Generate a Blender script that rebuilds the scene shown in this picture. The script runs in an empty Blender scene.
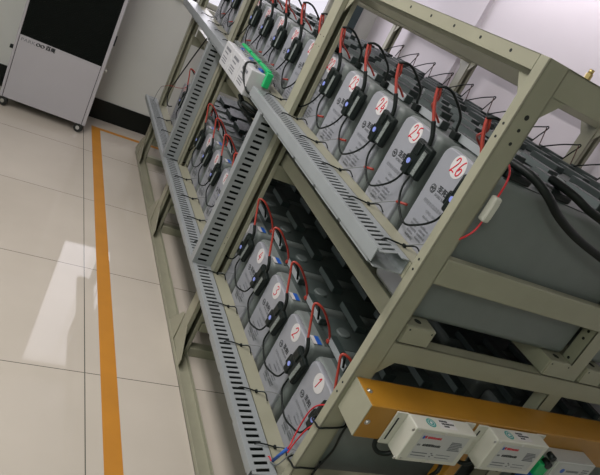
import bpy, bmesh, math, random
from mathutils import Vector, Matrix
random.seed(7)
S = bpy.context.scene
C = S.collection
PI = math.pi

# ------------------------------------------------------------------ materials
def mat(name, col, rough=0.5, metal=0.0, noise=0.0, nscale=30.0, bump=0.0, coat=0.0, spec=0.5):
    m = bpy.data.materials.new(name); m.use_nodes = True
    nt = m.node_tree; b = nt.nodes['Principled BSDF']
    b.inputs['Base Color'].default_value = (*col, 1)
    b.inputs['Roughness'].default_value = rough
    b.inputs['Metallic'].default_value = metal
    b.inputs['Coat Weight'].default_value = coat
    b.inputs['Specular IOR Level'].default_value = spec
    if noise or bump:
        tc = nt.nodes.new('ShaderNodeTexCoord'); n = nt.nodes.new('ShaderNodeTexNoise')
        n.inputs['Scale'].default_value = nscale; n.inputs['Detail'].default_value = 5
        nt.links.new(tc.outputs['Object'], n.inputs['Vector'])
        if noise:
            r = nt.nodes.new('ShaderNodeValToRGB')
            r.color_ramp.elements[0].position = 0.3; r.color_ramp.elements[1].position = 0.7
            r.color_ramp.elements[0].color = (*[c * (1 - noise) for c in col], 1)
            r.color_ramp.elements[1].color = (*[min(1, c * (1 + noise)) for c in col], 1)
            nt.links.new(n.outputs['Fac'], r.inputs['Fac']); nt.links.new(r.outputs['Color'], b.inputs['Base Color'])
        if bump:
            bp = nt.nodes.new('ShaderNodeBump'); bp.inputs['Strength'].default_value = bump
            bp.inputs['Distance'].default_value = 0.002
            nt.links.new(n.outputs['Fac'], bp.inputs['Height']); nt.links.new(bp.outputs['Normal'], b.inputs['Normal'])
    return m

M = dict(
    paint=mat('beige_paint', (.285, .278, .205), .42, noise=.05, nscale=9),
    steel=mat('zinc_bolt', (.6, .6, .58), .3, .9),
    dark=mat('dark_hole', (.01, .012, .011), .8),
    duct=mat('grey_duct_plastic', (.25, .268, .275), .38, noise=.04, nscale=12),
    cell=mat('shaded_cell_case', (.15, .168, .162), .45, noise=.04, nscale=14),  # darker and greener than the front, shade put into the colour
    panel=mat('lit_cell_front', (.262, .268, .295), .38, noise=.03, nscale=10),  # same plastic as the case, light on the front put into the colour
    cover=mat('shaded_cover', (.023, .034, .032), .5, noise=.06, nscale=20),  # darkened to carry the shade on the cover tops
    coverlit=mat('lit_cover_front', (.11, .132, .13), .45),  # lit front faces of the covers, light put into the colour
    coverlitpale=mat('pale_lit_cover_front', (.30, .32, .33), .45),  # brighter lit fronts of the first cover row, painted in
    topshade=mat('shaded_cell_top', (.048, .062, .058), .5),  # shade on the cell tops put into the colour
    plug=mat('grey_vent_plug', (.10, .12, .115), .5),
    black=mat('black_plastic', (.006, .010, .009), .42, noise=.1, nscale=40, spec=.28),
    rubber=mat('black_cable', (.005, .008, .007), .5, spec=.25),
    red=mat('red_cable', (.34, .035, .022), .4),
    labelplate=mat('grey_label_plate', (.44, .44, .44), .5),
    whitecool=mat('cool_white_plastic', (.47, .47, .48), .42, noise=.03, nscale=8),
    brown=mat('brown_wire', (.07, .02, .014), .5),
    redbright=mat('bright_red_wire', (.55, .02, .03), .4),
    grey=mat('grey_wire', (.16, .17, .165), .5),
    blue=mat('blue_plastic', (.02, .10, .42), .4),
    light=mat('status_lamp_blue', (.24, .30, .75), .3),
    strip=mat('grey_barcode_strip', (.16, .18, .17), .5, noise=.5, nscale=260),
    white=mat('white_plastic', (.52, .51, .45), .42, noise=.03, nscale=8),
    sticker=mat('white_sticker', (.56, .54, .54), .5),
    redink=mat('red_ink', (.55, .015, .035), .6),
    ink=mat('black_ink', (.02, .023, .025), .6),
    greyink=mat('grey_ink', (.16, .165, .18), .6),
    greenink=mat('green_ink', (.05, .25, .23), .6),
    orange=mat('orange_enamel', (.33, .155, .014), .36, noise=.12, nscale=7),
    tape=mat('orange_tape', (.44, .18, .010), .6, noise=.07, nscale=6),
    green=mat('green_connector', (.01, .38, .12), .38),
    machine=mat('white_machine_enamel', (.45, .43, .455), .32, noise=.015, nscale=4),
    grille=mat('black_grille', (.004, .006, .005), .6, spec=.15),
    rubberwheel=mat('rubber_wheel', (.015, .016, .015), .6),
    brass=mat('brass_nut', (.55, .42, .18), .35, .8),
    heat=mat('cast_grey_metal', (.42, .43, .41), .4, .3),
    wall=mat('wall_paint', (.63, .63, .595), .65, noise=.025, nscale=2.2),
    wallside=mat('side_wall_paint', (.66, .615, .65), .65, noise=.02, nscale=2.0),
    ceil=mat('ceiling_paint', (.72, .71, .70), .8, noise=.02, nscale=3),
    skirt=mat('black_skirting_tile', (.005, .007, .006), .35, noise=.2, nscale=8, spec=.3),
    frame=mat('dark_teal_aluminium', (.03, .055, .06), .4),
    unseen=mat('green_bounce_wall', (.50, .60, .52), .7), lampwhite=mat('light_housing', (.8, .8, .8), .5),  # green given to unseen walls to tint the bounced light
)
# floor tiles: beige glossy tiles with thin grout lines
def floor_mat():
    m = bpy.data.materials.new('polished_floor_tile'); m.use_nodes = True
    nt = m.node_tree; b = nt.nodes['Principled BSDF']; L = nt.links
    tc = nt.nodes.new('ShaderNodeTexCoord'); sx = nt.nodes.new('ShaderNodeSeparateXYZ')
    L.new(tc.outputs['Object'], sx.inputs[0])
    def line(out, off, period, half):
        a = nt.nodes.new('ShaderNodeMath'); a.operation = 'SUBTRACT'; a.inputs[1].default_value = off; L.new(out, a.inputs[0])
        p = nt.nodes.new('ShaderNodeMath'); p.operation = 'PINGPONG'; p.inputs[1].default_value = period / 2; L.new(a.outputs[0], p.inputs[0])
        c = nt.nodes.new('ShaderNodeMath'); c.operation = 'LESS_THAN'; c.inputs[1].default_value = half; L.new(p.outputs[0], c.inputs[0])
        return c.outputs[0]
    mx = nt.nodes.new('ShaderNodeMath'); mx.operation = 'MAXIMUM'
    L.new(line(sx.outputs[0], .5425, .8, .0021), mx.inputs[0]); L.new(line(sx.outputs[1], 2.022, .802, .0019), mx.inputs[1])
    n = nt.nodes.new('ShaderNodeTexNoise'); n.inputs['Scale'].default_value = 1.7; n.inputs['Detail'].default_value = 6
    L.new(tc.outputs['Object'], n.inputs['Vector'])
    r = nt.nodes.new('ShaderNodeValToRGB')
    r.color_ramp.elements[0].position = .3; r.color_ramp.elements[1].position = .75
    r.color_ramp.elements[0].color = (.46, .415, .355, 1); r.color_ramp.elements[1].color = (.52, .47, .405, 1)
    L.new(n.outputs['Fac'], r.inputs['Fac'])
    n2 = nt.nodes.new('ShaderNodeTexNoise'); n2.inputs['Scale'].default_value = 9; n2.inputs['Detail'].default_value = 2
    L.new(tc.outputs['Object'], n2.inputs['Vector'])
    sp = nt.nodes.new('ShaderNodeMath'); sp.operation = 'GREATER_THAN'; sp.inputs[1].default_value = .765; L.new(n2.outputs['Fac'], sp.inputs[0])
    m0 = nt.nodes.new('ShaderNodeMix'); m0.data_type = 'RGBA'; m0.inputs[7].default_value = (.22, .20, .17, 1)
    L.new(sp.outputs[0], m0.inputs[0]); L.new(r.outputs['Color'], m0.inputs[6])
    mixc = nt.nodes.new('ShaderNodeMix'); mixc.data_type = 'RGBA'; mixc.inputs[7].default_value = (.10, .10, .085, 1)
    L.new(mx.outputs[0], mixc.inputs[0]); L.new(m0.outputs[2], mixc.inputs[6]); L.new(mixc.outputs[2], b.inputs['Base Color'])
    b.inputs['Roughness'].default_value = .035
    b.inputs['Specular IOR Level'].default_value = .30
    return m
M['floor'] = floor_mat()
def glass_mat():
    m = bpy.data.materials.new('window_glass'); m.use_nodes = True
    nt = m.node_tree; nt.nodes.remove(nt.nodes['Principled BSDF']); o = nt.nodes['Material Output']
    t = nt.nodes.new('ShaderNodeBsdfTransparent'); g = nt.nodes.new('ShaderNodeBsdfGlossy'); g.inputs['Roughness'].default_value = .02
    x = nt.nodes.new('ShaderNodeMixShader'); x.inputs[0].default_value = .06
    nt.links.new(t.outputs[0], x.inputs[1]); nt.links.new(g.outputs[0], x.inputs[2]); nt.links.new(x.outputs[0], o.inputs[0])
    return m
M['glass'] = glass_mat()

# ------------------------------------------------------------------ mesh helpers
class MB:
    def __init__(self): self.bm = bmesh.new()
    def _mi(self, faces, mi):
        for f in faces: f.material_index = mi
    def box(self, lo, hi, bev=0.0, mi=0, seg=2, rot=None):
        lo = Vector(lo); hi = Vector(hi); c = (lo + hi) / 2; s = hi - lo
        r = bmesh.ops.create_cube(self.bm, size=1.0); vs = r['verts']
        for v in vs: v.co = Vector((v.co.x * s.x, v.co.y * s.y, v.co.z * s.z))
        fs = set(f for v in vs for f in v.link_faces)
        if bev > 0:
            bev = min(bev, min(s) * .45)
            es = list(set(e for v in vs for e in v.link_edges))
            rb = bmesh.ops.bevel(self.bm, geom=es, offset=bev, segments=seg, affect='EDGES', profile=.5)
            fs = set(rb['faces']); vs = list(set(v for f in fs for v in f.verts))
            fs = set(f for v in vs for f in v.link_faces); vs = list(set(v for f in fs for v in f.verts))
        for v in vs:
            co = v.co
            if rot is not None: co = rot @ co
            v.co = co + c
        self._mi(fs, mi); return vs
    def prism(self, pts, d, mi=0, bev=0.0):
        d = Vector(d); n = len(pts)
        a = [self.bm.verts.new(Vector(p)) for p in pts]; b = [self.bm.verts.new(Vector(p) + d) for p in pts]
        fs = [self.bm.faces.new(a), self.bm.faces.new(list(reversed(b)))]
        for i in range(n): fs.append(self.bm.faces.new((a[i], b[i], b[(i + 1) % n], a[(i + 1) % n])))
        bmesh.ops.recalc_face_normals(self.bm, faces=fs); self._mi(fs, mi)
        if bev > 0:
            es = list(set(e for f in fs for e in f.edges))
            r = bmesh.ops.bevel(self.bm, geom=es, offset=bev, segments=2, affect='EDGES', profile=.5); self._mi(r['faces'], mi)
    def cyl(self, c, axis, r, h, mi=0, n=16, r2=None):
        c = Vector(c); ax = Vector(axis).normalized(); q = ax.to_track_quat('Z', 'Y')
        r2 = r if r2 is None else r2
        a = []; b = []
        for i in range(n):
            t = 2 * PI * i / n
            a.append(self.bm.verts.new(c + q @ Vector((r * math.cos(t), r * math.sin(t), 0))))
            b.append(self.bm.verts.new(c + q @ Vector((r2 * math.cos(t), r2 * math.sin(t), h))))
        fs = [self.bm.faces.new(list(reversed(a))), self.bm.faces.new(b)]
        for i in range(n):
            f = self.bm.faces.new((a[i], a[(i + 1) % n], b[(i + 1) % n], b[i])); f.smooth = n > 8; fs.append(f)
        self._mi(fs, mi)
    def ring(self, c, axis, R, r, mi=0, n=24, k=8):
        c = Vector(c); q = Vector(axis).normalized().to_track_quat('Z', 'Y'); g = []
        for i in range(n):
            t = 2 * PI * i / n; row = []
            for j in range(k):
                s = 2 * PI * j / k
                row.append(self.bm.verts.new(c + q @ Vector(((R + r * math.cos(s)) * math.cos(t), (R + r * math.cos(s)) * math.sin(t), r * math.sin(s)))))
            g.append(row)
        for i in range(n):
            for j in range(k):
                f = self.bm.faces.new((g[i][j], g[(i + 1) % n][j], g[(i + 1) % n][(j + 1) % k], g[i][(j + 1) % k])); f.smooth = True; f.material_index = mi
    def tube(self, pts, r, mi=0, n=7, sub=7, smooth=True, flat=1.0):
        P = [Vector(p) for p in pts]; Q = []
        if smooth and len(P) > 2:
            for i in range(len(P) - 1):
                p0 = P[max(i - 1, 0)]; p1 = P[i]; p2 = P[i + 1]; p3 = P[min(i + 2, len(P) - 1)]
                for k in range(sub):
                    t = k / sub
                    Q.append(.5 * ((2 * p1) + (p2 - p0) * t + (2 * p0 - 5 * p1 + 4 * p2 - p3) * t * t + (3 * p1 - p0 - 3 * p2 + p3) * t ** 3))
            Q.append(P[-1])
        else: Q = P
        rad = r if isinstance(r, (list, tuple)) else [r] * len(Q)
        up = Vector((0, 0, 1)); prev = None; T0 = None
        for i, p in enumerate(Q):
            T = (Q[min(i + 1, len(Q) - 1)] - Q[max(i - 1, 0)]).normalized()
            if T0 is None:
                nrm = T.orthogonal().normalized()
            else:
                nrm = (T0.rotation_difference(T) @ nrm); nrm = (nrm - T * nrm.dot(T)).normalized()
            T0 = T; bn = T.cross(nrm)
            rr = rad[i] if i < len(rad) else rad[-1]
            ring = [self.bm.verts.new(p + rr * (math.cos(2 * PI * k / n) * nrm + flat * math.sin(2 * PI * k / n) * bn)) for k in range(n)]
            if prev:
                for k in range(n):
                    f = self.bm.faces.new((prev[k], prev[(k + 1) % n], ring[(k + 1) % n], ring[k])); f.smooth = True; f.material_index = mi
            else:
                f = self.bm.faces.new(list(reversed(ring))); f.material_index = mi
            prev = ring
        f = self.bm.faces.new(prev); f.material_index = mi
    def mesh(self, me, T, mi=0):
        off = [self.bm.verts.new(T @ v.co) for v in me.vertices]
        for p in me.polygons:
            try:
                f = self.bm.faces.new([off[i] for i in p.vertices]); f.material_index = mi
            except ValueError: pass
    def data(self, name, mats):
        me = bpy.data.meshes.new(name); self.bm.to_mesh(me); self.bm.free()
        for m in (mats if isinstance(mats, (list, tuple)) else [mats]): me.materials.append(M[m])
        return me
    def build(self, name, mats, parent=None, loc=(0, 0, 0)):
        return link(name, self.data(name, mats), parent, loc)

def link(name, me, parent=None, loc=(0, 0, 0)):
    o = bpy.data.objects.new(name, me); C.objects.link(o); o.location = loc
    if parent: o.parent = parent
    return o
def tag(o, label, cat, group=None):
    o['label'] = label; o['category'] = cat
    if group: o['group'] = group
    return o
def thing(name, label, cat, loc=(0, 0, 0), rz=0, group=None):
    o = bpy.data.objects.new(name, None); C.objects.link(o); o.location = loc; o.rotation_euler = (0, 0, rz)
    o.empty_display_size = .05
    return tag(o, label, cat, group)
def struct(name, mb, mats, parent=None):
    o = mb.build(name, mats, parent)
    if not parent: o['kind'] = 'structure'
    return o
def box1(*a, **k):
    m = MB(); m.box(*a, **k); return m
_tx = {}
def text_mesh(s, size=1.0):
    key = (s, size)
    if key in _tx: return _tx[key]
    cu = bpy.data.curves.new('lettering', 'FONT'); cu.body = s; cu.size = size; cu.align_x = 'LEFT'; cu.resolution_u = 2
    ob = bpy.data.objects.new('lettering', cu); C.objects.link(ob)
    dg = bpy.context.evaluated_depsgraph_get(); dg.update()
    me = bpy.data.meshes.new_from_object(ob.evaluated_get(dg))
    bpy.data.objects.remove(ob); bpy.data.curves.remove(cu)
    _tx[key] = me; return me
def text(mb, s, x, up, org, size, right, upv, width=None, mi=0):
    """letters on a flat face: org is the lower left, right/upv the writing axes"""
    me = text_mesh(s)
    xs = [v.co.x for v in me.vertices]
    if not xs: return
    w = max(xs) - min(xs); sx = size if width is None else width / w
    R = Vector(right); U = Vector(upv); N = R.cross(U)
    T = Matrix((( R.x * sx, U.x * size, N.x, org[0]), (R.y * sx, U.y * size, N.y, org[1]), (R.z * sx, U.z * size, N.z, org[2]), (0, 0, 0, 1)))
    mb.mesh(me, T, mi)

# ------------------------------------------------------------------ room
XL, XR, YN, YF, ZC = -2.4, 2.62, -2.0, 5.205, 2.85
struct('floor', box1((XL, YN, -.05), (XR, YF, 0)), 'floor')
struct('ceiling', box1((XL, YN, ZC), (XR, YF, ZC + .05)), 'ceil')
def wall_with_hole(name, axis, pos, th, a0, a1, h0, h1, z0, z1, material):
    m = MB()
    def b(u0, u1, w0, w1):
        if axis == 'Y': m.box((u0, pos, w0), (u1, pos + th, w1))
        else: m.box((pos, u0, w0), (pos + th, u1, w1))
    b(a0, h0, 0, ZC); b(h1, a1, 0, ZC); b(h0, h1, 0, z0); b(h0, h1, z1, ZC)
    return struct(name, m, material)
WX0, WX1, WZ0, WZ1 = .735, 2.18, 1.20, 2.72
wall_with_hole('wall_far', 'Y', YF, .2, XL - .2, XR + .2, WX0, WX1, WZ0, WZ1, 'wall')
struct('wall_right', box1((XR, YN, 0), (XR + .2, YF, ZC)), 'wallside')
wall_with_hole('wall_left', 'X', XL - .2, .2, YN - .2, YF, .6, 2.9, 1.1, 2.4, 'unseen')
struct('wall_near', box1((XL, YN - .2, 0), (XR + .2, YN, ZC)), 'unseen')
# pilaster on the right wall near the far corner
struct('trim_1', box1((XR - .035, 3.79, 0), (XR, YF, ZC)), 'wallside')
# dark cladding pier beside the far window
struct('trim_2', box1((2.215, YF - .05, 0), (2.41, YF, ZC), bev=.004), 'frame')
struct('baseboard_far', box1((XL, YF - .012, 0), (2.21, YF, .17)), 'skirt')
struct('baseboard_left', box1((XL, YN, 0), (XL + .012, YF - .012, .17)), 'skirt')
# far window with a mullion; left window
wf = MB(); yw = YF + .06
for x0, x1, z0, z1 in ((WX0, WX0 + .04, WZ0, WZ1), (WX1 - .04, WX1, WZ0, WZ1), (WX0, WX1, WZ0, WZ0 + .04), (WX0, WX1, WZ1 - .04, WZ1), (1.035, 1.085, WZ0, WZ1), (1.085, WX1, 1.72, 1.76)):
    wf.box((x0, yw, z0), (x1, yw + .05, z1), bev=.004)
w1 = struct('window_1', wf, 'white')
struct('window_pane', box1((WX0 + .01, yw + .02, WZ0 + .01), (WX1 - .01, yw + .026, WZ1 - .01)), 'glass', w1)
struct('window_sill', box1((WX0, YF - .03, WZ0 - .03), (WX1, YF + .06, WZ0), bev=.004), 'white', w1)
wl = MB(); xw = XL - .12
for y0, y1, z0, z1 in ((.6, .65, 1.1, 2.4), (2.85, 2.9, 1.1, 2.4), (.6, 2.9, 1.1, 1.15), (.6, 2.9, 2.35, 2.4), (1.73, 1.77, 1.1, 2.4)):
    wl.box((xw, y0, z0), (xw + .05, y1, z1), bev=.004)
w2 = struct('window_2', wl, 'white')
struct('window_pane', box1((xw + .02, .61, 1.11), (xw + .026, 2.89, 2.39)), 'glass', w2)
# floor tape: long run plus the branch along the far end
tp = MB(); tp.prism([(.607, -2.0, 0), (.676, -2.0, 0), (.676, 4.945, 0), (2.3, 4.945, 0), (2.3, 4.99, 0), (.607, 4.99, 0)], (0, 0, .0012))
tag(tp.build('floor_tape', 'tape'), 'orange floor marking tape running along the tiles beside the rack', 'floor tape')

# ------------------------------------------------------------------ the rack
rack = thing('battery_rack', 'beige painted two-tier steel rack holding the rows of grey battery cells', 'rack', (.959, 1.096, 0))
RO = Vector((.959, 1.096, 0))
def rp(name, mb, mats, parent=None):
    bmesh.ops.translate(mb.bm, verts=mb.bm.verts, vec=-RO)
    return mb.build(name, mats, parent or rack)
FX, FR = .959, 1.018
ZT = 1.824
POSTY = [(1.096, 1.131), (2.246, 2.327), (3.442, 3.522), (4.568, 4.62)]
RX0, RX1 = 2.455, 2.515
T = .004
def post_first(x0, x1, y0, y1, holes=True, z1=ZT):
    m = MB()
    m.box((x0, y0, 0), (x1 + .004, y0 + T, z1))          # solid face to the end of the rack
    m.box((x0, y0, 0), (x0 + T, y1, z1), bev=.0012)
    m.box((x1, y0, 0), (x1 + .004, y1, z1), bev=.0012)
    if holes:
        for z in (.841, .874, 1.253, 1.283, 1.627, 1.66):
            m.cyl((x0 - .0006, y0 + .020, z), (1, 0, 0), .0036, .001, 1, 10)
        for z, rr in ((1.627, .0045), (1.661, .0045), (1.693, .0065)):
            m.cyl((x0 + .032, y0 - .0006, z), (0, 1, 0), rr, .001, 1, 12)
    return m
def post_open(x0, x1, y0, y1, holes=True):
    m = MB()
    m.box((x0, y0, 0), (x0 + T, y1, ZT), bev=.0012); m.box((x1 - T, y0, 0), (x1, y1, ZT), bev=.0012)
    m.box((x0, y1 - T, 0), (x1, y1, ZT), bev=.0012)
    m.box((x0, y0, 0), (x0 + .019, y0 + T, ZT), bev=.0012); m.box((x1 - .019, y0, 0), (x1, y0 + T, ZT), bev=.0012)
    if holes:
        for z in (.62, .65, 1.545, 1.585):
            for dy in (.022, .058):
                if dy < y1 - y0: m.cyl((x0 - .0006, y0 + dy, z), (1, 0, 0), .0026, .001, 1, 8)
    return m
rp('post', post_first(FX, FR, *POSTY[0]), ['paint', 'dark'])
for y0, y1 in POSTY[1:]: rp('post', post_open(FX, FR, y0, y1), ['paint', 'dark'])
rp('post', post_first(RX0, RX1, *POSTY[0], holes=False), ['paint', 'dark'])
for y0, y1 in POSTY[1:]: rp('post', post_open(RX0, RX1, y0, y1, False), ['paint', 'dark'])
mp = MB(); mp.box((1.70, 1.1005, 0), (1.76, 1.106, 1.755), bev=.001); mp.box((1.70, 1.1005, 0), (1.704, 1.150, 1.755), bev=.001)
for z in (1.085, 1.112, 1.19, 1.217): mp.cyl((1.6994, 1.128, z), (1, 0, 0), .005, .001, 1, 10)
rp('post', mp, ['paint', 'dark'])
# top beams along the rack, front and rear, one per bay
for bx0, bx1, front in ((FX, FR, True), (RX0, RX1, False)):
    for i in range(3):
        a = POSTY[i][1] + .0015; b = POSTY[i + 1][0] - .0015
        m = MB()
        if front:
            m.box((bx0, a, 1.786), (bx0 + .003, b, ZT), bev=.001); m.box((bx0, a, ZT - .003), (bx1, b, ZT), bev=.001)
            m.box((bx1 - .003, a, 1.786), (bx1, b, ZT), bev=.001); m.box((bx1 - .022, a, 1.776), (bx1, b, 1.79), bev=.001)
            k = a + .097
            while k < b:
                m.cyl((bx0 - .0006, k, 1.806), (1, 0, 0), .0045, .001, 1, 10); k += .1318
        else:
            m.box((bx0, a, 1.776), (bx1, b, ZT), bev=.002)
        rp('top_beam', m, ['paint', 'dark'])
# top end beams across the rack
m = MB(); m.box((FR + .0041, 1.096, 1.757), (RX0, 1.100, ZT)); m.box((FR + .004, 1.096, ZT - .004), (RX0, 1.135, ZT), bev=.001)
m.box((FR + .004, 1.128, 1.776), (RX0, 1.132, ZT), bev=.001)
rp('end_beam', m, 'paint')
for y0, y1 in POSTY[1:]:
    rp('end_beam', box1((FR, y0 + .01, 1.757), (RX0, y1 - .01, ZT), bev=.002), 'paint')
# corner gussets under the top beams
def gus(pts, d): 
    m = MB(); m.prism(pts, d, bev=.0006); rp('gusset', m, 'paint')
gus([(FR + .004, 1.100, 1.757), (FR + .055, 1.100, 1.757), (FR + .004, 1.100, 1.70)], (0, .004, 0))
gus([(RX0, 1.100, 1.757), (RX0 - .055, 1.100, 1.757), (RX0, 1.100, 1.70)], (0, .004, 0))
for i, (y0, y1) in enumerate(POSTY):
    for gx in (FX + .02, RX0 + .004):
        if i < 3: gus([(gx, y1, 1.775), (gx, y1 + .06, 1.775), (gx, y1, 1.70)], (.004, 0, 0))
        if i > 0: gus([(gx, y0, 1.775), (gx, y0 - .06, 1.775), (gx, y0, 1.70)], (.004, 0, 0))
# two tiers
DZ = .776
BR = 1.105                       # top of bearers, upper tier
tiers = (0.0, DZ)
for dz in tiers:
    # cross rails on every frame
    for i, (y0, y1) in enumerate(POSTY):
        m = MB()
        if i == 0:
            m.box((FR + .0041, 1.096, .982 - dz), (RX0, 1.100, 1.046 - dz)); m.box((FR + .004, 1.096, 1.042 - dz), (RX0, 1.140, 1.046 - dz), bev=.0012)
            m.box((FR + .004, 1.136, .982 - dz), (RX0, 1.140, 1.046 - dz), bev=.0012)
        else:
            m.box((FR, y0 + .004, .982 - dz), (RX0, y1 - .004, 1.046 - dz), bev=.002)
        rp('cross_rail', m, 'paint')
    # bearers under the cells, capped at the end
    for bx in (1.032, 1.598, 1.775, 2.34):
        b = rp('bearer', box1((bx, 1.100, 1.0475 - dz), (bx + .098, 4.60, BR - .001 - dz), bev=.003), 'paint')
        cm = MB(); cm.box((bx + .001, 1.0965, 1.049 - dz), (bx + .097, 1.0998, BR - .003 - dz), bev=.0012)
        cm.cyl((bx + .05, 1.13, BR - .0012 - dz), (0, 0, 1), .011, .0008, 1, 12)
        cm.cyl((bx + .012, 1.0962, BR - .012 - dz), (0, 1, 0), .003, .001, 1, 8); cm.cyl((bx + .088, 1.0962, BR - .012 - dz), (0, 1, 0), .003, .001, 1, 8)
        rp('end_cap', cm, ['paint', 'dark'], b)
    # restraint bars in front of and behind the rows
    zt = 1.262 if dz == 0 else .477
    for i in range(3):
        a, b = POSTY[i][1] + .001, POSTY[i + 1][0] - .001
        m = MB(); m.box((.9585, a, zt - .003), (1.0185, b, zt), bev=.001); m.box((.9585, a, zt - .05), (.9615, b, zt), bev=.001)
        rp('restraint_bar', m, 'paint')
        m = MB(); m.box((2.4535, a, zt - .003), (2.514, b, zt), bev=.001); m.box((2.511, a, zt - .05), (2.514, b, zt), bev=.001)
        rp('restraint_bar', m, 'paint')
    rp('restraint_bar', box1((FR + .005, 1.096, 1.237 - dz), (RX0 - .001, 1.128, 1.314 - dz), bev=.005), 'paint')
gus([(FR + .004, 1.100, .982), (FR + .05, 1.100, .982), (FR + .004, 1.100, .93)], (0, .004, 0))
# base rails on the floor
for bx in (.953, 2.45):
    m = MB(); m.box((bx, 1.0, 0), (bx + .066, 4.72, .006), bev=.001); m.box((bx, 1.0, 0), (bx + .004, 4.72, .026), bev=.001); m.box((bx + .062, 1.0, 0), (bx + .066, 4.72, .026), bev=.001)
    rp('base_rail', m, 'paint')
for y0, y1 in POSTY:
    rp('base_rail', box1((1.022, y0, 0), (2.448, y0 + .05, .05), bev=.003), 'paint')
    rp('base_rail', box1((1.022, y0, .15), (2.448, y0 + .04, .20), bev=.003), 'paint')
for i, (y0, y1) in enumerate(POSTY):
    for gx in (FX, RX0 + .03):
        gus([(gx - .004, y1 + .001, .012), (gx - .004, y1 + .16, .012), (gx - .004, y1 + .16, .022), (gx - .004, y1 + .02, .178), (gx - .004, y1 + .001, .178)], (.0039, 0, 0))
        gus([(gx - .004, y0 - .001, .012), (gx - .004, y0 - .11, .012), (gx - .004, y0 - .11, .06), (gx - .004, y0 - .012, .17), (gx - .004, y0 - .001, .17)], (.0039, 0, 0))
bm_ = MB(); bm_.cyl((1.10, 1.118, ZT - .012), (0, 0, 1), .0085, .012, 0, 6); bm_.cyl((1.10, 1.118, ZT), (0, 0, 1), .0085, .014, 0, 6); bm_.cyl((1.10, 1.118, ZT + .014), (0, 0, 1), .006, .010, 0, 10)
rp('bolt', bm_, 'brass')['label'] = 'brass bolt and nut'

# ------------------------------------------------------------------ slotted wiring ducts
def duct_h(label, x0, x1, zt, zb, y0, y1, pitch, s0, s1, slotw, skew=0.0, slots=True):
    """duct lying along Y, slots in its upper side, lid facing the aisle"""
    o = thing('cable_duct', label, 'cable duct', (x0, y0, zb), 0, 'grey slotted ducts along the rack'); O = Vector((x0, y0, zb)); t = .0025
    m = MB()
    m.box((x1 - t, y0, zb), (x1, y1, zt - t)); m.box((x0 + .006, y0, zb), (x1 - t, y1, zb + t))
    if slots:
        m.box((x0 + .004, y0, zt - t), (s0, y1, zt)); m.box((s1, y0, zt - t), (x1, y1, zt))
        y = y0 - skew
        while y < y1:
            w = pitch - slotw
            pts = [(s0, y, zt - t), (s1, y + skew, zt - t), (s1, y + w + skew, zt - t), (s0, y + w, zt - t)]
            pts = [(p[0], min(y1, max(y0, p[1])), p[2]) for p in pts]
            if pts[2][1] - pts[1][1] > 1e-4 and pts[3][1] - pts[0][1] > 1e-4: m.prism(pts, (0, 0, t))
            y += pitch
    else: m.box((x0 + .004, y0, zt - t), (x1, y1, zt))
    bmesh.ops.translate(m.bm, verts=m.bm.verts, vec=-O); m.build('slotted_body', 'duct', o)
    l = MB(); l.box((x0, y0 + .012, zb + .007), (x0 + .0038, y1, zt + .0012), bev=.001); l.box((x0 + .0036, y0 + .012, zt + .0002), (x0 + .014, y1, zt + .0014))
    y = y0 + .03
    while y < y1:                                              # clips under the lid
        l.box((x0 + .004, y, zb - .004), (x0 + .010, min(y1, y + .20), zb + .008), bev=.0015); y += .22
    bmesh.ops.translate(l.bm, verts=l.bm.verts, vec=-O); l.build('lid', 'duct', o)
    return o
duct_h('grey slotted cable duct on the upper shelf, open end at the near corner post', .861, .9575, 1.262, 1.217, 1.142, 2.50, .0234, .879, .933, .0105, .022)
duct_h('grey cable duct on the upper shelf beyond the white boxes, far end', .870, .9575, 1.262, 1.217, 3.10, 4.66, .0234, .879, .933, .0105, slots=False)
duct_h('long grey slotted cable duct running along the whole lower shelf', .870, .9575, .476, .446, 1.14, 4.72, .0266, .889, .937, .0122, .006)
def duct_v(label, x0, x1, y0, y1, z0, z1):
    o = thing('cable_duct', label, 'cable duct', (x0, y0, z0), 0, 'upright slotted ducts beside the posts'); O = Vector((x0, y0, z0)); t = .0025
    m = MB()
    m.box((x1 - t, y0 + t, z0), (x1, y1, z1)); m.box((x0 + .004, y1 - t, z0), (x1 - t, y1, z1))
    s0, s1 = x0 + .020, x0 + .062
    m.box((x0 + .004, y0, z0), (s0, y0 + t, z1)); m.box((s1, y0, z0), (x1, y0 + t, z1))
    z = z0
    while z < z1:
        m.box((s0, y0, z), (s1, y0 + t, min(z1, z + .0160)))
        z += .027
    bmesh.ops.translate(m.bm, verts=m.bm.verts, vec=-O); m.build('slotted_body', 'duct', o)
    l = box1((x0, y0 - .0005, z0), (x0 + .0038, y1, z1), bev=.001)
    l.box((x0 + .0036, y0 - .001, z0), (x0 + .010, y0 - .0001, z1))
    bmesh.ops.translate(l.bm, verts=l.bm.verts, vec=-O); l.build('lid', 'duct', o)
duct_v('upright grey slotted duct on the second post, under the upper duct', .866, .9575, 2.292, 2.335, .4785, 1.212)
duct_v('upright grey slotted duct on the third post, below the white boxes', .866, .9575, 3.488, 3.531, .4785, 1.212)

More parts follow.
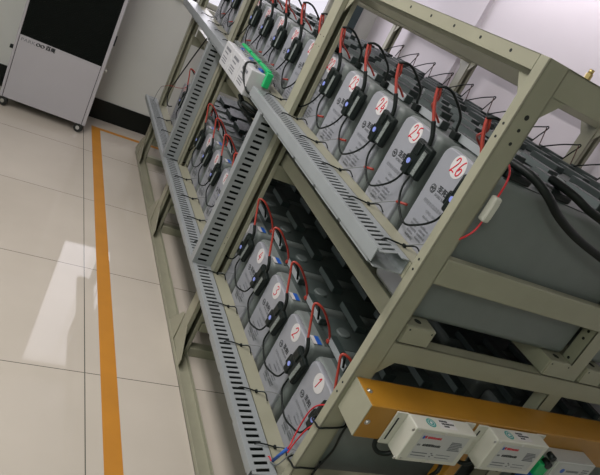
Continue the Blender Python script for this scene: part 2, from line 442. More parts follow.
# bundles of black cable lying in the ducts
def bundle(label, lo, hi, ax):
    lo = Vector(lo); hi = Vector(hi); m = MB(); m.box(lo, hi, bev=.008)
    n = 5; L = hi[ax] - lo[ax]; o = 2 if ax == 1 else 1; rr = (hi[o] - lo[o]) * .16
    for k in range(n):
        pts = []
        for q in range(int(L / .08) + 2):
            p = Vector((lo.x + (hi.x - lo.x) * (.1 + .8 * k / (n - 1)) + .003 * math.sin(q * 1.3 + k), 0, 0))
            p[ax] = lo[ax] + .003 + (L - .006) * q / (int(L / .08) + 1)
            p[o] = (hi[o] - rr * .9) if ax == 1 else (lo[o] + rr * .9)
            pts.append(p)
        m.tube(pts, rr, 0, 6, sub=2)
    tag(m.build('cable_bundle', 'rubber'), label, 'cable')
bundle('black cable bundle seen through the slots of the near upper duct', (.872, 1.26, 1.221), (.952, 2.49, 1.247), 1)
bundle('black cable bundle seen through the slots of the long lower duct', (.880, 1.165, .450), (.952, 4.70, .464), 1)
bundle('black cable bundle seen through the slots of the second post duct', (.874, 2.306, .484), (.952, 2.330, 1.205), 2)
bundle('black cable bundle seen through the slots of the third post duct', (.874, 3.502, .484), (.952, 3.526, 1.205), 2)

# ------------------------------------------------------------------ battery cells
CW, CD, CH = .212, .664, .437
def cell_meshes():
    d = {}
    m = MB(); m.box((.012, -CW / 2, 0), (CD, CW / 2, CH), bev=.022, seg=4)
    for f in m.bm.faces: f.smooth = True
    d['case'] = m.data('case', 'cell')
    m = MB(); w = .173 / 2; r = .026; z0, z1 = .02, .432; pts = []
    for cy, cz, a0 in ((w - r, z1 - r, 0), (-w + r, z1 - r, 90), (-w + r, z0 + r, 180), (w - r, z0 + r, 270)):
        for k in range(6):
            a = math.radians(a0 + 18 * k); pts.append((cy + r * math.cos(a), cz + r * math.sin(a)))
    n = len(pts); rows = []
    for x, s in ((.03, 1.0), (.006, 1.0), (.002, .985), (0, .955)):
        cz = (z0 + z1) / 2
        rows.append([m.bm.verts.new((x, p[0] * s if s == 1 else p[0] * (1 - (1 - s) * 1.0), cz + (p[1] - cz) * (1 - (1 - s) * .42))) for p in pts])
    for a, b in zip(rows, rows[1:]):
        for i in range(n):
            f = m.bm.faces.new((a[i], a[(i + 1) % n], b[(i + 1) % n], b[i])); f.smooth = True
    m.bm.faces.new(rows[-1]); m.bm.faces.new(list(reversed(rows[0]))); bmesh.ops.recalc_face_normals(m.bm, faces=m.bm.faces)
    d['front_panel'] = m.data('front_panel', 'panel')
    m = MB(); m.box((.062, -CW / 2 + .012, CH - .003), (CD - .016, CW / 2 - .012, CH + .0004), bev=.001); d['top_shade'] = m.data('top_shade', 'topshade')  # added dark sheet that stands for shade on the cell top
    # link covers bridging to the next cell, four rows
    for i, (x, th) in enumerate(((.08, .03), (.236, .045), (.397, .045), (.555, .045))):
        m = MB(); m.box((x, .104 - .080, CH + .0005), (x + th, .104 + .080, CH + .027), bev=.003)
        m.box((x - .0012, .104 - .077, CH + .003), (x + .001, .104 + .077, CH + .0255), mi=1)  # thin front sheet in the painted lit tone
        d['link_cover%d' % i] = m.data('link_cover', ['cover', 'coverlit' if i else 'coverlitpale'])
    m = MB(); m.cyl((.175, 0, CH - .001), (0, 0, 1), .028, .009, 0, 24, .024); d['vent_plug'] = m.data('vent_plug', 'plug')
    m = MB(); m.box((.034, -.094, CH), (.052, -.05, CH + .0008)); m.box((.020, -.094, CH - .0002), (.034, -.05, CH + .0006), mi=1); d['blue_tag'] = m.data('blue_tag', ['blue', 'sticker'])
    # printed marks on the front
    m = MB(); R_, U_ = (0, -1, 0), (0, 0, 1); e = -.0006
    m.cyl((e, .045, .3165), (-1, 0, 0), .0125, .0004, 0, 24)
    m.ring((e - .0003, .045, .3165), (-1, 0, 0), .0098, .0005, 1, 24, 5)
    for t0 in (0, PI):
        P = [(e - .0006, .045 + .0085 * math.cos(t0 + a) * (1 - a / 5), .3165 + .0085 * math.sin(t0 + a) * (1 - a / 5)) for a in [k * .35 for k in range(9)]]
        m.tube(P, .0013, 1, 5, smooth=False)
    [text(m, '圣阳', 0, 0, (e - .0001 * q, .027 - .0006 * q, .318 + .0004 * q), .021, R_, U_, width=.044) for q in range(4)]
    text(m, 'SACRED SUN', 0, 0, (e, .027, .304), .011, R_, U_, width=.050)
    text(m, '阀控密封式铅酸蓄电池', 0, 0, (e, .056, .274), .0125, R_, U_, width=.102, mi=2)
    text(m, 'GFMD-1000C', 0, 0, (e, .022, .253), .0125, R_, U_, width=.055, mi=2)
    rnd = random.Random(3)                                     # rows of small print
    for y0, z0, rows, wid in ((.022, .238, 1, .036), (.052, .214, 5, .036), (.006, .214, 4, .040)):
        for k in range(rows):
            y = y0; z = z0 - .0115 * k
            while y > y0 - wid * (1 - .25 * (k % 2)):
                w = rnd.uniform(.003, .0055)
                m.box((e - .0003, y - w, z), (e, y, z + rnd.uniform(.0045, .007)), mi=2); y -= w + .0014
    d['printed_label'] = m.data('printed_label', ['ink', 'panel', 'greyink'])
    m = MB(); m.cyl((-.0001, 0, .4015), (-1, 0, 0), .0315, .0008, 0, 32); d['number_sticker'] = m.data('number_sticker', 'sticker')
    return d
CM = cell_meshes()
STROKES = {'0': [[(.5, 1), (.15, .8), (.05, .4), (.3, 0), (.7, .1), (.95, .5), (.8, .9), (.5, 1)]],
 '1': [[(.2, .75), (.55, 1), (.45, .5), (.35, 0)]],
 '2': [[(.1, .78), (.35, 1), (.75, .95), (.8, .7), (.5, .4), (.05, .05), (.4, .1), (.95, .0)]],
 '3': [[(.15, .9), (.5, 1), (.85, .82), (.5, .55), (.9, .35), (.6, .02), (.1, .1)]],
 '4': [[(.6, 1), (.3, .65), (.05, .35), (.95, .38)], [(.72, .65), (.62, .3), (.58, 0)]],
 '5': [[(.9, 1), (.3, .97), (.2, .6), (.65, .62), (.9, .35), (.6, .02), (.1, .08)]],
 '6': [[(.75, 1), (.3, .75), (.08, .3), (.35, 0), (.8, .1), (.85, .4), (.5, .5), (.15, .3)]],
 '7': [[(.1, .95), (.9, 1), (.6, .5), (.4, 0)]],
 '8': [[(.5, .52), (.15, .8), (.5, 1), (.85, .8), (.5, .52), (.1, .25), (.5, 0), (.9, .25), (.5, .52)]],
 '9': [[(.85, .75), (.5, .55), (.15, .75), (.45, 1), (.85, .8), (.8, .4), (.55, 0)]]}
def number_mesh(n):
    m = MB(); s = str(n); h = .042; w = .020 if len(s) == 2 else .024; gap = .005; tot = len(s) * w + (len(s) - 1) * gap
    for i, ch in enumerate(s):
        for st in STROKES[ch]:
            m.tube([(-.0016, tot / 2 - i * (w + gap) - p[0] * w - (p[1] - .5) * .006, .4015 + (p[1] - .5) * h + (p[0] - .5) * .004) for p in st], .0022, 0, 6, sub=5)
    for v in m.bm.verts: v.co.x = -.0012 + (v.co.x + .0016) * .3
    return m.data('number', 'redink')
ORD = ['', 'first', 'second', 'third', 'fourth', 'fifth', 'sixth', 'seventh', 'eighth', 'ninth', 'tenth', 'eleventh', 'twelfth', 'thirteenth']
def cell(label, loc, rz, group, number=None, covers=True, marks=True, blue=False, flip=False):
    t = thing('battery_cell', label, 'battery', loc, rz, group)
    link('case', CM['case'], t); link('front_panel', CM['front_panel'], t); link('vent_plug', CM['vent_plug'], t); link('top_shade', CM['top_shade'], t)
    if covers:
        for i in range(4):
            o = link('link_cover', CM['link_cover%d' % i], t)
            if flip: o.location.y = -.208
    if blue: link('blue_tag', CM['blue_tag'], t)
    if marks: link('printed_label', CM['printed_label'], t)
    if number:
        s = link('number_sticker', CM['number_sticker'], t); link('number', number_mesh(number), s)
    return t
CX = 1.02
UP0, UPP = 1.2445, .2445
LO0, LOP = 1.2765, .2475
ZU, ZL = BR, BR - DZ
uy = [UP0 + UPP * k for k in range(13)]; ly = [LO0 + LOP * k for k in range(13)]
for k in range(13):
    n = 26 - k
    lab = 'grey battery cell numbered %d in red on the upper shelf' % n if n >= 17 else 'grey battery cell on the upper shelf, %s from the near corner post' % ORD[k + 1]
    cell(lab, (CX, uy[k], ZU), 0, 'front row of battery cells on the upper shelf', n, covers=k < 12)
for k in range(13):
    n = k + 1
    lab = 'grey battery cell numbered %d in red on the lower shelf' % n if n <= 8 else 'grey battery cell on the lower shelf, %s from the near corner post' % ORD[n]
    cell(lab, (CX, ly[k], ZL), 0, 'front row of battery cells on the lower shelf', n, covers=k < 12, blue=True)
for k in range(13):
    cell('grey battery cell of the rear row on the upper shelf, standing behind the numbered cells', (2.452, uy[k], ZU), PI, 'rear row of battery cells on the upper shelf', None, covers=k < 12, marks=False, flip=True)
for k in range(13):
    cell('grey battery cell of the rear row on the lower shelf, standing behind the numbered cells', (2.452, ly[k], ZL), PI, 'rear row of battery cells on the lower shelf', None, covers=k < 12, marks=False, flip=True)

# ------------------------------------------------------------------ cell monitors with their leads (local frame = that of the cell)
def mon_meshes(low):
    d = {}
    cy, cz = (-.094, .352) if not low else (-.116, .358)
    rot = Matrix.Rotation(math.radians(4 if not low else 9), 3, 'X')
    def P(x, y, z): return Vector((0, cy, cz)) + rot @ Vector((x, y, z))
    def rb(mb, lo, hi, bev, mi=0, **k):
        vs = mb.box(lo, hi, bev=bev, mi=mi, **k)
        for v in vs: v.co = P(*v.co)
    m = MB()
    rb(m, (-.021, -.044, -.050), (-.001, .042, .050), .006)
    rb(m, (-.027, .004, -.058), (-.004, .036, -.012), .006)       # cable gland on the left
    rb(m, (-.027, -.002, .008), (-.017, .030, .046), .005)        # raised rib
    rb(m, (-.024, -.040, -.045), (-.019, -.014, .036), .002)
    rb(m, (-.020, .038, -.046), (-.004, .052, -.006), .004)
    d['housing'] = m.data('housing', 'black')
    m = MB(); m.cyl(P(-.0265, .017, -.018), rot @ Vector((-1, 0, 0)), .0082, .0022, 0, 20); d['status_light'] = m.data('status_light', 'light')
    m = MB(); rb(m, (-.0252, -.036, -.041), (-.0239, -.019, .032), 0); d['barcode_strip'] = m.data('barcode_strip', 'strip')
    top = P(-.012, -.008, .049); 
    zt = CH + .028
    if not low:
        pk = Vector((-.045, -.058, .548)); n = 7
        m = MB(); m.tube([top - Vector((0, 0, .004)), top + Vector((-.004, .004, .025)), top + (pk - top) * .42], .0068, 0, 9); d['heat_shrink'] = m.data('heat_shrink', 'rubber')
        s = top + (pk - top) * .40
        m = MB(); m.tube([s, s + (pk - s) * .5 + Vector((-.004, .006, 0)), pk + Vector((0, .004, -.006)), pk + Vector((.008, 0, 0))], .0050, 0, 9)
        m.tube([pk + Vector((.006, .002, -.002)), pk + Vector((.018, .004, -.03)), Vector((.01, .012, .49)), Vector((.05, .028, zt + .004)), Vector((.074, .03, zt - .014))], .0036, 0, 8)
        d['red_lead'] = m.data('red_lead', 'red')
        m = MB(); m.tube([pk + Vector((-.004, .004, -.003)), pk + Vector((.012, -.010, .006)), pk + Vector((.045, -.012, -.002)), Vector((.05, -.076, .505)), Vector((.060, -.078, zt + .004)), Vector((.070, -.076, zt - .014))], .0042, 0, 8)
        m.box((.060, -.088, CH + .001), (.079, -.060, CH + .024), bev=.003)
        d['black_lead'] = m.data('black_lead', 'rubber')
    else:
        pk = Vector((-.03, -.06, .563))
        m = MB(); m.tube([top - Vector((0, 0, .004)), top + Vector((-.002, .006, .03)), top + (pk - top) * .36], .0062, 0, 9); d['heat_shrink'] = m.data('heat_shrink', 'rubber')
        s = top + (pk - top) * .34
        m = MB(); m.tube([s, s + (pk - s) * .6 + Vector((0, .004, 0)), pk, pk + Vector((.03, -.012, -.006)), Vector((.055, -.068, .50)), Vector((.082, -.075, zt - .012))], .0042, 0, 9)
        m.box((.074, -.084, CH + .001), (.088, -.068, CH + .014), bev=.003)
        d['red_lead'] = m.data('red_lead', 'red')
        m = MB(); m.tube([pk + Vector((-.002, .0, .002)), pk + Vector((.02, .02, -.01)), Vector((.05, .02, .50)), Vector((.074, .03, zt - .01))], .0042, 0, 8)
        d['black_lead'] = m.data('black_lead', 'rubber')
    b1 = P(-.018, .020, -.056); b2 = P(-.018, -.016, -.048)
    pit = UPP if not low else LOP
    m = MB(); q = b2 + Vector((0, pit, 0))
    m.tube([b1, b1 + Vector((-.008, .010, -.035)), Vector((-.026, b1.y + .055, .225 + low * .02)), Vector((-.026, b1.y + .115, .198 + low * .03)), Vector((-.024, q.y - .03, .225 + low * .02)), q + Vector((-.006, -.004, -.04)), q], .0032, 0, 7)
    d['data_cable'] = m.data('data_cable', 'rubber')
    m = MB(); zb = (1.264 - ZU) if not low else (.479 - ZL); dzt = (1.263 if not low else .477) - (ZU if not low else ZL)
    m.tube([Vector((-.112, -.02, dzt - .008)), Vector((-.10, -.02, dzt + .005)), Vector((-.068, -.024, zb + .004)), Vector((-.040, -.03, zb + .004)), Vector((-.018, -.045, zb + .016)), Vector((-.014, -.075, zb + .008))], .0024, 0, 6); m.box((-.046, -.036, zb), (-.038, -.024, zb + .008), bev=.001)
    d['branch_wire'] = m.data('branch_wire', 'rubber')
    m = MB(); m.tube([Vector((-.040, -.03, zb + .006)), Vector((-.015, -.06, zb + .035)), Vector((-.002, -.09, zb + .056)), Vector((.006, -.118, zb + .066))], .0014, 0, 6)
    d['sense_wire'] = m.data('sense_wire', 'grey')
    m = MB(); m.tube([Vector((-.003, -.092, zb + .057)), Vector((.006, -.130, zb + .069))], .004, 0, 8); d['red_sleeve'] = m.data('red_sleeve', 'red')
    return d
MU, ML = mon_meshes(False), mon_meshes(True)
def monitor(label, loc, low, first, group):
    t = thing('cell_monitor', label, 'battery monitor', loc, 0, group); D = ML if low else MU
    for k in ('housing', 'status_light', 'barcode_strip', 'heat_shrink', 'red_lead', 'black_lead', 'branch_wire', 'sense_wire'): link(k, D[k], t)
    if not first: link('data_cable', D['data_cable'], t)
    if not low: link('red_sleeve', D['red_sleeve'], t)
for k in range(13):
    n = 26 - k
    monitor('black monitor module with cables on the upper cell marked %d' % n if n >= 17 else 'black monitor module on the %s upper-shelf cell from the near post' % ORD[k + 1], (CX - .001, uy[k], ZU), False, k == 12, 'monitor modules on the upper cells')
for k in range(13):
    n = k + 1
    monitor('black monitor module with red leads on the lower cell marked %d' % n if n <= 8 else 'black monitor module on the %s lower-shelf cell from the near post' % ORD[n], (CX - .001, ly[k], ZL), True, k == 12, 'monitor modules on the lower cells')
# leads rising over the rear row
rl = {}
m = MB(); m.tube([(2.36, -.045, 1.555), (2.36, -.035, 1.60), (2.362, -.02, 1.652)], .0030, 0, 6)
rl['a'] = m.data('red_lead', 'brown')
m = MB(); m.tube([(2.33, .155, 1.56), (2.34, .12, 1.585), (2.35, .05, 1.625), (2.36, -.012, 1.653), (2.364, -.022, 1.660), (2.366, -.028, 1.652), (2.37, .0, 1.61), (2.372, .03, 1.56)], .0033, 0, 6)
rl['b'] = m.data('black_lead', 'rubber')
for k in range(13):
    t = thing('sensor_lead', 'thin looped sensor lead rising over a rear-row cell against the pale wall', 'cable', (0, uy[k], 0), 0, 'sensor leads over the rear row')
    link('red_lead', rl['a'], t); link('black_lead', rl['b'], t)

# ------------------------------------------------------------------ cables at the near end of the upper shelf
def cable(name, label, pts, r, mats, cat='cable', **k):
    m = MB(); m.tube(pts, r, 0, 10, **k); return tag(m.build(name, mats), label, cat)
cable('power_cable', 'thick black power cable drooping across the side of cell 26, lower one', [(1.12, 1.20, 1.578), (1.135, 1.125, 1.576), (1.17, 1.083, 1.555), (1.235, 1.075, 1.520), (1.33, 1.072, 1.488), (1.455, 1.070, 1.462), (1.62, 1.066, 1.43), (1.9, 1.06, 1.385), (2.2, 1.05, 1.34)], .0115, 'rubber')
cable('power_cable', 'thick black power cable along the top edge of cell 26, upper one', [(1.27, 1.20, 1.582), (1.29, 1.125, 1.576), (1.33, 1.09, 1.562), (1.41, 1.075, 1.548), (1.55, 1.07, 1.522), (1.8, 1.06, 1.46), (2.2, 1.05, 1.40)], .0115, 'rubber')
def lug(label, x):
    m = MB(); m.box((x, 1.145, 1.5425), (x + .085, 1.215, 1.566), bev=.008); m.cyl((x + .05, 1.18, 1.565), (0, 0, 1), .012, .010, 0, 6)
    tag(m.build('terminal_boot', 'black'), label, 'terminal cover')
lug('black terminal boot at the end of the lower thick power cable', 1.085)
lug('black terminal boot at the end of the upper thick power cable', 1.24)
f = thing('fuse_lead', 'thin red lead with a white inline fuse holder hanging beside cell 26', 'cable', (1.04, 1.09, 1.5))
m = MB(); m.tube([(.018, .06, .085), (.006, .02, .072), (.0, .0, .045), (0, -.002, .0), (0, -.002, -.07), (-.012, -.002, -.105), (-.03, .016, -.14), (-.05, .04, -.155)], .0026, 0, 7); m.build('red_wire', 'redbright', f)
m = MB(); m.box((-.011, -.013, -.062), (.011, .009, .006), bev=.005); m.box((-.0085, -.0145, -.05), (.0085, -.012, -.008), bev=.001); m.build('fuse_holder', 'white', f)

# near end of the lower shelf: a red lead with a blue crimp, black ties around the post
f = thing('sensor_wire', 'thin red wire with a blue crimp sleeve from the lower duct to cell 1', 'cable', (.93, 1.16, .47))
O = Vector((.93, 1.16, .47))
def lp(pts): return [Vector(p) - O for p in pts]
m = MB(); m.tube(lp([(.94, 1.22, .455), (.948, 1.21, .478), (.950, 1.187, .487), (.951, 1.158, .571), (.962, 1.174, .60), (.968, 1.185, .65), (.970, 1.184, .70), (.972, 1.168, .738), (.985, 1.145, .765)]), .0024, 0, 7); m.tube(lp([(.952, 1.150, .562), (.962, 1.158, .60), (.968, 1.152, .655), (.985, 1.145, .70)]), .0022, 0, 7)
m.build('red_wire', 'redbright', f)
m = MB(); m.tube(lp([(.950, 1.187, .487), (.951, 1.158, .571)]), .0052, 0, 10); m.build('blue_crimp', 'blue', f)
m = MB(); m.tube(lp([(.94, 1.21, .458), (.948, 1.19, .478), (.950, 1.160, .500), (.950, 1.138, .562), (.955, 1.135, .58)]), .0022, 0, 7); m.build('grey_wire', 'grey', f)
def tie(label, z0, z1):
    m = MB(); x0, x1, y0, y1 = .953, 1.024, 1.092, 1.137
    m.tube([(1.0, y1, z0 + .02), (x0, y1, z0), (x0, y1 - .024, z0), (x0, y0, z0 + .006), (x0 + .02, y0 - .002, z0 + .010), (x1, y0 - .002, z1), (x1 + .02, y0 + .02, z1 + .004)], .003, 0, 7, sub=5)
    tag(m.build('cable_tie', 'rubber'), label, 'cable tie')
tie('upper black cable wrapped round the near post under the orange beam', .720, .742)
tie('lower black cable wrapped round the near post near the picture bottom', .562, .575)
m = MB(); m.tube([(1.05, 1.088, .79), (1.032, 1.086, .755), (1.028, 1.084, .72), (1.034, 1.084, .66), (1.026, 1.084, .61), (1.018, 1.084, .56), (1.02, 1.084, .44)], .010, 0, 8, flat=.35)
tag(m.build('black_cable', 'rubber'), 'flat black cable running down beside the near post below the orange beam', 'cable')

# ------------------------------------------------------------------ orange cross beam and the boxes on it
b = thing('orange_crossbeam', 'orange enamelled box beam with beige end cap fixed across the rack end', 'beam', (.970, .987, .808))
m = MB(); m.box((.003, 0, 0), (1.25, .1085, .109), bev=.003); m.build('beam_body', 'orange', b)
m = MB(); m.box((0, .001, .001), (.0035, .1075, .108), bev=.001); m.build('end_cap', 'paint', b)['label'] = 'beige end cap'
for p, ax in (((.020, .056, .109), (0, 0, 1)), ((.018, 0, .054), (0, -1, 0))):
    m = MB(); m.cyl(p, ax, .0085, .001, 0, 18); q = Vector(p) + Vector(ax) * .001; m.cyl(q, ax, .006, .003, 0, 14, .004); m.build('screw', 'steel', b)
m = MB(); m.box((.440, .035, -.808), (.482, .085, -.001), bev=.003); m.build('support_leg', 'orange', b)
def collector(label, x, y, z, face, group, wires=True, tilt=0):
    """white flanged box; local X = writing direction, local -Y = front"""
    t = thing('signal_box', label, 'electronics box', (x, y, z), face, group)
    m = MB(); w, h, dp = .213, .117, .056
    m.box((.0, -dp, .0), (w, -.004, h), bev=.004, seg=3); m.build('enclosure', 'white', t)
    for x0 in (-.034, w - .004):
        m = MB()
        m.box((x0, -.006, .004), (x0 + .038, -.0008, h - .002), bev=.0015)
        m.box((x0 + (.010 if x0 < 0 else .022), -.0068, .02), (x0 + (.015 if x0 < 0 else .027), -.0055, h - .02), mi=1)
        m.build('mounting_flange', ['white', 'dark'], t)
    m = MB(); e = -dp - .0006; R_, U_ = (1, 0, 0), (0, 0, 1)
    m.box((.03, e, .014), (w - .02, e + .0005, h - .012), mi=3)
    e -= .0003
    m.box((.036, e - .0003, h - .032), (.043, e, h - .022), mi=2); m.box((.044, e - .0003, h - .030), (.049, e, h - .021), mi=1)
    rnd = random.Random(5)
    def dashes(x0, z, wid, h, mi):
        x = x0
        while x < x0 + wid:
            w = rnd.uniform(.0022, .0048); m.box((x, e - .0003, z), (x + w, e, z + h * rnd.uniform(.75, 1)), mi=mi); x += w + .0012
    dashes(.053, h - .030, .045, .008, 1)
    dashes(.034, .060, .010, .008, 0); dashes(.052, .060, .060, .009, 4)
    for k in range(6): m.box((.142, e - .0003, .054 + .0055 * k), (.186 - .004 * (k % 3), e, .0575 + .0055 * k))
    for k in range(2):
        m.box((.034, e - .0003, .034 - .010 * k), (.086, e, .037 - .010 * k)); m.box((.118, e - .0003, .034 - .010 * k), (.168, e, .036 - .010 * k))
    for k in range(3): m.box((.097 + .006 * (k % 2), e - .0003, .024 + .006 * k), (.103 + .006 * (k % 2), e, .0275 + .006 * k))
    m.build('front_label', ['greyink', 'redink', 'blue', 'labelplate', 'ink'], t)
    m = MB(); zt = h + .0004
    m.cyl((.062, -.03, zt - .0003), (0, 0, 1), .0155, .0006, 0, 24); m.ring((.062, -.03, zt + .0003), (0, 0, 1), .010, .0007, 1, 20, 5); m.cyl((.062, -.03, zt), (0, 0, 1), .004, .0008, 1, 12)
    m.box((.090, -.045, zt - .0003), (.148, -.014, zt + .0004), mi=2)
    for q, (xa, xb) in enumerate(((.096, .122), (.100, .142), (.104, .120))):
        x = xa
        while x < xb:
            w = rnd.uniform(.003, .006); m.box((x, -.022 - .009 * q, zt + .0004), (x + w, -.016 - .009 * q, zt + .0008), mi=3); x += w + .0012
    m.build('top_sticker', ['greenink', 'sticker', 'sticker', 'ink'], t)
    for px in (.012, .104, w - .012):
        for pz in (.008, h - .008):
            m = MB(); m.cyl((px, -dp + .0005, pz), (0, -1, 0), .0046, .0015, 0, 12); m.build('screw', 'steel', t)
    if wires:
        m = MB(); m.tube([(.02, -.022, .004), (.005, -.02, -.016), (-.02, -.012, -.022), (-.035, .0, -.008), (-.03, .01, .03)], .0065, 0, 8); m.build('cable_loop', 'rubber', t); m = MB()
        m.cyl((.11, -.03, .002), (0, 0, -1), .010, .018, 0, 14); m.build('cable_gland', 'rubber', t); m = MB(); m.cyl((.19, -.03, .002), (0, 0, -1), .010, .018, 0, 14)
        m.tube([(.19, -.03, -.012), (.20, -.03, -.05), (.22, -.0, -.12), (.22, .03, -.3)], .006, 0, 8); m.build('cable_gland', 'rubber', t)
    return t
YB = .987
collector('white flanged signal box on the orange beam, nearest its beige end', 1.089, YB, .799, 0, 'white signal boxes on the orange beam')
collector('white flanged signal box on the orange beam beside the metal-cased unit', 1.386, YB, .797, 0, 'white signal boxes on the orange beam')
t = thing('metal_module', 'grey metal-cased module with green and blue plugs on the orange beam', 'electronics box', (1.68, YB, .79))
m = MB(); m.box((0, -.060, -.02), (.176, -.001, .078), bev=.003); m.box((-.006, -.056, -.018), (-.0005, -.003, .074), bev=.001)
m.build('metal_case', 'heat', t)
m = MB(); e = -.0602; m.box((.02, e, .022), (.170, e + .0004, .070), mi=2); e -= .0002; m.cyl((.042, e, .044), (0, -1, 0), .009, .0006, 1, 16); [m.box((.060 + .0065 * q, e - .0003, .040), (.065 + .0065 * q, e, .048)) for q in range(9)]; [m.box((.130 + .008 * q, e - .0003, .052 - .009 * r), (.136 + .008 * q, e, .057 - .009 * r)) for q in range(4) for r in range(3) if q + r < 5]
m.build('printed_mark', ['greyink', 'blue', 'labelplate'], t)
m = MB(); m.box((-.05, -.05, .0), (-.001, -.006, .05), bev=.003); m.build('green_plug', 'green', t)
m = MB(); m.box((-.075, -.06, -.05), (-.02, -.012, .004), bev=.004); m.box((.02, -.055, -.028), (.19, -.01, .006), bev=.003); m.build('blue_plug', 'blue', t)
m = MB(); m.cyl((-.02, -.03, .05), (0, -1, 0), .012, .026, 0, 14); m.cyl((-.02, -.03, .078), (0, -1, 0), .010, .024, 0, 14); m.build('black_knob', 'black', t); m = MB(); m.cyl((.200, -.03, .005), (-1, 0, 0), .012, .020, 0, 14); m.build('black_knob', 'black', t)

# white boxes with green plugs on the upper shelf between the ducts
for k, lab in enumerate(('white signal box with green plugs on the upper shelf, nearest the near duct', 'white signal box with green plugs, middle of the three on the upper shelf', 'white signal box on the upper shelf, farthest of the three')):
    y = 2.545 + .180 * k
    t = thing('junction_box', lab, 'electronics box', (.845, y, 1.199), 0, 'white signal boxes on the upper shelf')
    m = MB(); m.box((0, .001, 0), (.110, .176, .118), bev=.003, seg=2); m.build('enclosure', 'whitecool', t)
    m = MB(); e = -.0007; R_, U_ = (0, -1, 0), (0, 0, 1)
    m.box((e, .04, .085), (e + .0006, .14, .098)); m.box((e, .07, .068), (e + .0006, .14, .074))
    for q in range(3): m.box((e, .06, .022 + .012 * q), (e + .0006, .145, .027 + .012 * q))
    m.build('front_label', 'greyink', t)
    m = MB(); m.box((.070, .008, .1185), (.092, .160, .140), bev=.003)
    for q in range(8): m.box((.066, .012 + .019 * q, .1185), (.071, .024 + .019 * q, .134), bev=.001)
    m.build('green_plug', 'green', t)
    if k == 0:
        m = MB(); m.box((.062, -.030, .07), (.090, -.004, .136), bev=.003); m.build('green_plug', 'green', t)
        m = MB(); m.tube([(.05, .10, .118), (.03, .09, .135), (-.004, .10, .12), (-.006, .06, .07), (.01, -.012, .03), (.04, -.03, .02)], .005, 0, 8); m.build('black_cable', 'rubber', t)
    m = MB()
    for q in range(6):
        yy = .02 + .025 * q; z = .125
        m.tube([(.066, yy, z), (.045, yy + .004, z + .012), (.03, yy + .02, z + .004), (.04, yy + .045, .1195 + .004)], .0022, 0, 6)
        m.tube([(.092, yy, .136), (.112, yy - .01, .150), (.135, yy - .03, .12), (.15, yy - .05, .085)], .0022, 0, 6)
    m.build('grey_wires', 'grey', t)
    m = MB(); m.box((.050, .03, .1185), (.064, .09, .130), bev=.002); m.build('blue_plug', 'blue', t)
m = MB(); m.ring((.90, 2.50, 1.165), (.3, .2, 1), .045, .010); m.ring((.905, 2.56, 1.15), (.2, -.2, 1), .05, .008)
m.tube([(.87, 2.64, 1.18), (.90, 2.60, 1.14), (.93, 2.52, 1.11), (.93, 2.45, 1.13), (.92, 2.42, 1.17)], .011, 0, 9)
tag(m.build('cable_coil', 'rubber'), 'coiled black cable hanging under the white boxes on the upper shelf', 'cable')
m = MB(); m.tube([(.955, 2.55, 1.19), (.97, 2.72, 1.17), (.955, 2.9, 1.165), (.955, 3.05, 1.175)], .010, 0, 8); tag(m.build('cable_bundle', 'rubber'), 'black cable bundle running behind the white boxes under the upper duct', 'cable')

# far bay: hanging black cable and thin lead over the lower duct
cable('hanging_cable', 'black cable hanging from the upper duct down to the lower far cells', [(.90, 3.72, 1.19), (.92, 3.95, 1.02), (.95, 4.25, .80), (.965, 4.42, .66), (.97, 4.44, .585), (.975, 4.36, .55), (.985, 4.28, .575)], .0042, 'rubber')
f = thing('signal_lead', 'thin red and black lead looping from the far end of the lower duct', 'cable', (.92, 4.62, .48))
m = MB(); m.tube([(0, 0, -.02), (.005, .0, .06), (.012, -.03, .125), (.02, -.08, .15)], .002, 0, 7); m.build('black_section', 'grey', f)
m = MB(); m.tube([(.02, -.08, .15), (.03, -.2, .20), (.05, -.32, .23), (.075, -.43, .27), (.09, -.46, .30)], .002, 0, 7); m.build('red_section', 'red', f)

# ------------------------------------------------------------------ dehumidifier by the far wall
ang = math.atan2(-.047, .539)
d = thing('dehumidifier', 'white floor-standing dehumidifier on castors with a black louvred front', 'dehumidifier', (-.023, 4.78, 0), ang)
W0, W1, ZB, ZH, DP = -.062, .557, .066, 1.62, .36
m = MB(); m.box((W0, .004, ZB), (W1, DP, ZH), bev=.006); m.build('cabinet', 'machine', d)
m = MB(); m.box((W0 + .004, .001, ZB + .002), (W1 - .004, .0038, ZH - .002)); m.build('front_recess', 'grille', d)
m = MB(); m.box((W0, -.004, ZB), (-.043, .006, ZH), bev=.004); m.box((.531, -.004, ZB), (W1, .006, ZH), bev=.004); m.build('side_trim', 'machine', d)
m = MB(); m.box((-.0395, -.002, ZB + .001), (.5275, .0035, .548), bev=.001); m.build('lower_panel', 'machine', d)
m = MB(); m.box((-.0425, -.0005, .551), (.530, .005, 1.40))
z = .556
while z < 1.395:
    m.box((-.0425, -.004, z), (.530, .0, z + .0035), rot=Matrix.Rotation(.5, 3, 'X')); z += .0115
m.build('louvre_grille', 'grille', d)
m = MB(); m.box((-.0405, -.002, 1.403), (.5285, .005, ZH - .002), bev=.002); m.build('upper_panel', 'machine', d)
m = MB(); e = -.0026
text(m, 'PARK', 0, 0, (-.030, e, .508), .034, (1, 0, 0), (0, 0, 1), width=.096, mi=1); [(text(m, 'OO', 0, 0, (.070 + q * .0018, e - q * .0001, .508 + q * .001), .034, (1, 0, 0), (0, 0, 1), width=.056), text(m, '百奥', 0, 0, (.136 + q * .0018, e - q * .0001, .510 + q * .001), .036, (1, 0, 0), (0, 0, 1), width=.064)) for q in range(4)]
m.build('maker_mark', ['ink', 'greyink'], d)
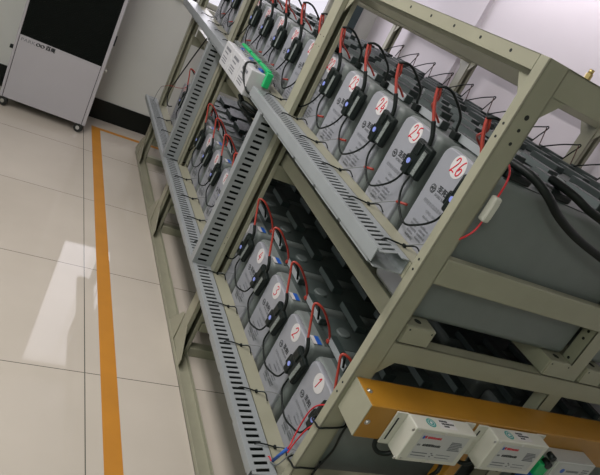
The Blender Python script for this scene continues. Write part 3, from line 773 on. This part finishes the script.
for cx in (-.03, .515):
    for cy in (.03, .32):
        a = Vector((.45, 1, 0)).normalized(); c0 = Vector((cx, cy - .022, .0355)); m = MB(); m.cyl(c0 - a * .011, a, .035, .022, 0, 24); m.cyl(c0 - a * .0135, a, .015, .027, 1, 14); m.box((cx - .012, cy - .012, .035), (cx + .012, cy + .020, ZB), mi=1)
        m.build('castor', ['rubberwheel', 'steel'], d)
m = MB(); m.box((W1, .06, .71), (W1 + .012, .085, .79), bev=.004); m.build('side_handle', 'black', d)
m = MB(); m.cyl((W1, .05, .515), (1, 0, 0), .013, .022, 0, 14); m.build('drain_spout', 'white', d)
m = MB(); m.cyl((W0, .05, .43), (-1, 0, 0), .015, .026, 0, 14); m.build('side_knob', 'black', d)

# ------------------------------------------------------------------ light
def area(name, loc, rot, sx, sy, power, col, spread=180):
    l = bpy.data.lights.new(name, 'AREA'); l.shape = 'RECTANGLE'; l.size = sx; l.size_y = sy; l.energy = power; l.color = col; l.spread = math.radians(spread)
    o = bpy.data.objects.new(name, l); C.objects.link(o); o.location = loc; o.rotation_euler = rot; return o
area('ceiling_and_fill_lamp', (-.3, 1.6, ZC - .1), (0, -.35, 0), .3, 1.3, 24, (1, .95, .94), 140)
area('ceiling_and_fill_lamp', (-.3, 3.0, ZC - .1), (0, -.35, 0), .3, 1.3, 24, (1, .95, .94), 140)
area('window_daylight', (XL + .01, 1.75, 1.75), (0, -PI / 2, 0), 1.25, 2.2, 10, (.96, .98, 1.0))
area('ceiling_and_fill_lamp', (2.2, 2.0, ZC - .1), (0, -.95, 0), .25, 3.6, 13, (1, .94, .99), 105)  # added wall washer that brightens the right wall
area('ceiling_and_fill_lamp', (-1.0, -.8, ZC - .02), (0, 0, 0), .3, 1.2, 42, (.97, 1.0, .92))  # added fill behind the camera for the faces turned towards it
area('window_daylight', ((WX0 + WX1) / 2, YF + .02, 1.96), (-PI / 2, 0, 0), 1.4, 1.45, 23, (.97, .93, 1.0))
w = bpy.data.worlds.new('sky'); S.world = w; w.use_nodes = True
bg = w.node_tree.nodes['Background']; bg.inputs[0].default_value = (.93, .90, 1.0, 1); bg.inputs[1].default_value = 1.2

# ------------------------------------------------------------------ camera
cd = bpy.data.cameras.new('camera'); cam = bpy.data.objects.new('camera', cd); C.objects.link(cam)
Rw = ((0.8503029960890107, -0.29200517442072005, 0.43785590432650034), (0.25432193861311186, -0.5003982682642568, -0.8276000994793328), (0.4607658476733283, 0.8150672065723528, -0.3512268246991125))
r, dn, fw = (Vector(v) for v in Rw)
cam.matrix_world = Matrix(((r.x, -dn.x, -fw.x, 0), (r.y, -dn.y, -fw.y, 0), (r.z, -dn.z, -fw.z, 1.728), (0, 0, 0, 1)))
cd.sensor_width = 36; cd.sensor_fit = 'HORIZONTAL'; cd.lens = 608.737 / 600 * 36; cd.clip_start = .02
S.camera = cam
vs = S.view_settings
vs.view_transform = 'Standard'; vs.look = 'None'; vs.gamma = 1; vs.use_curve_mapping = False; vs.exposure = -0.22
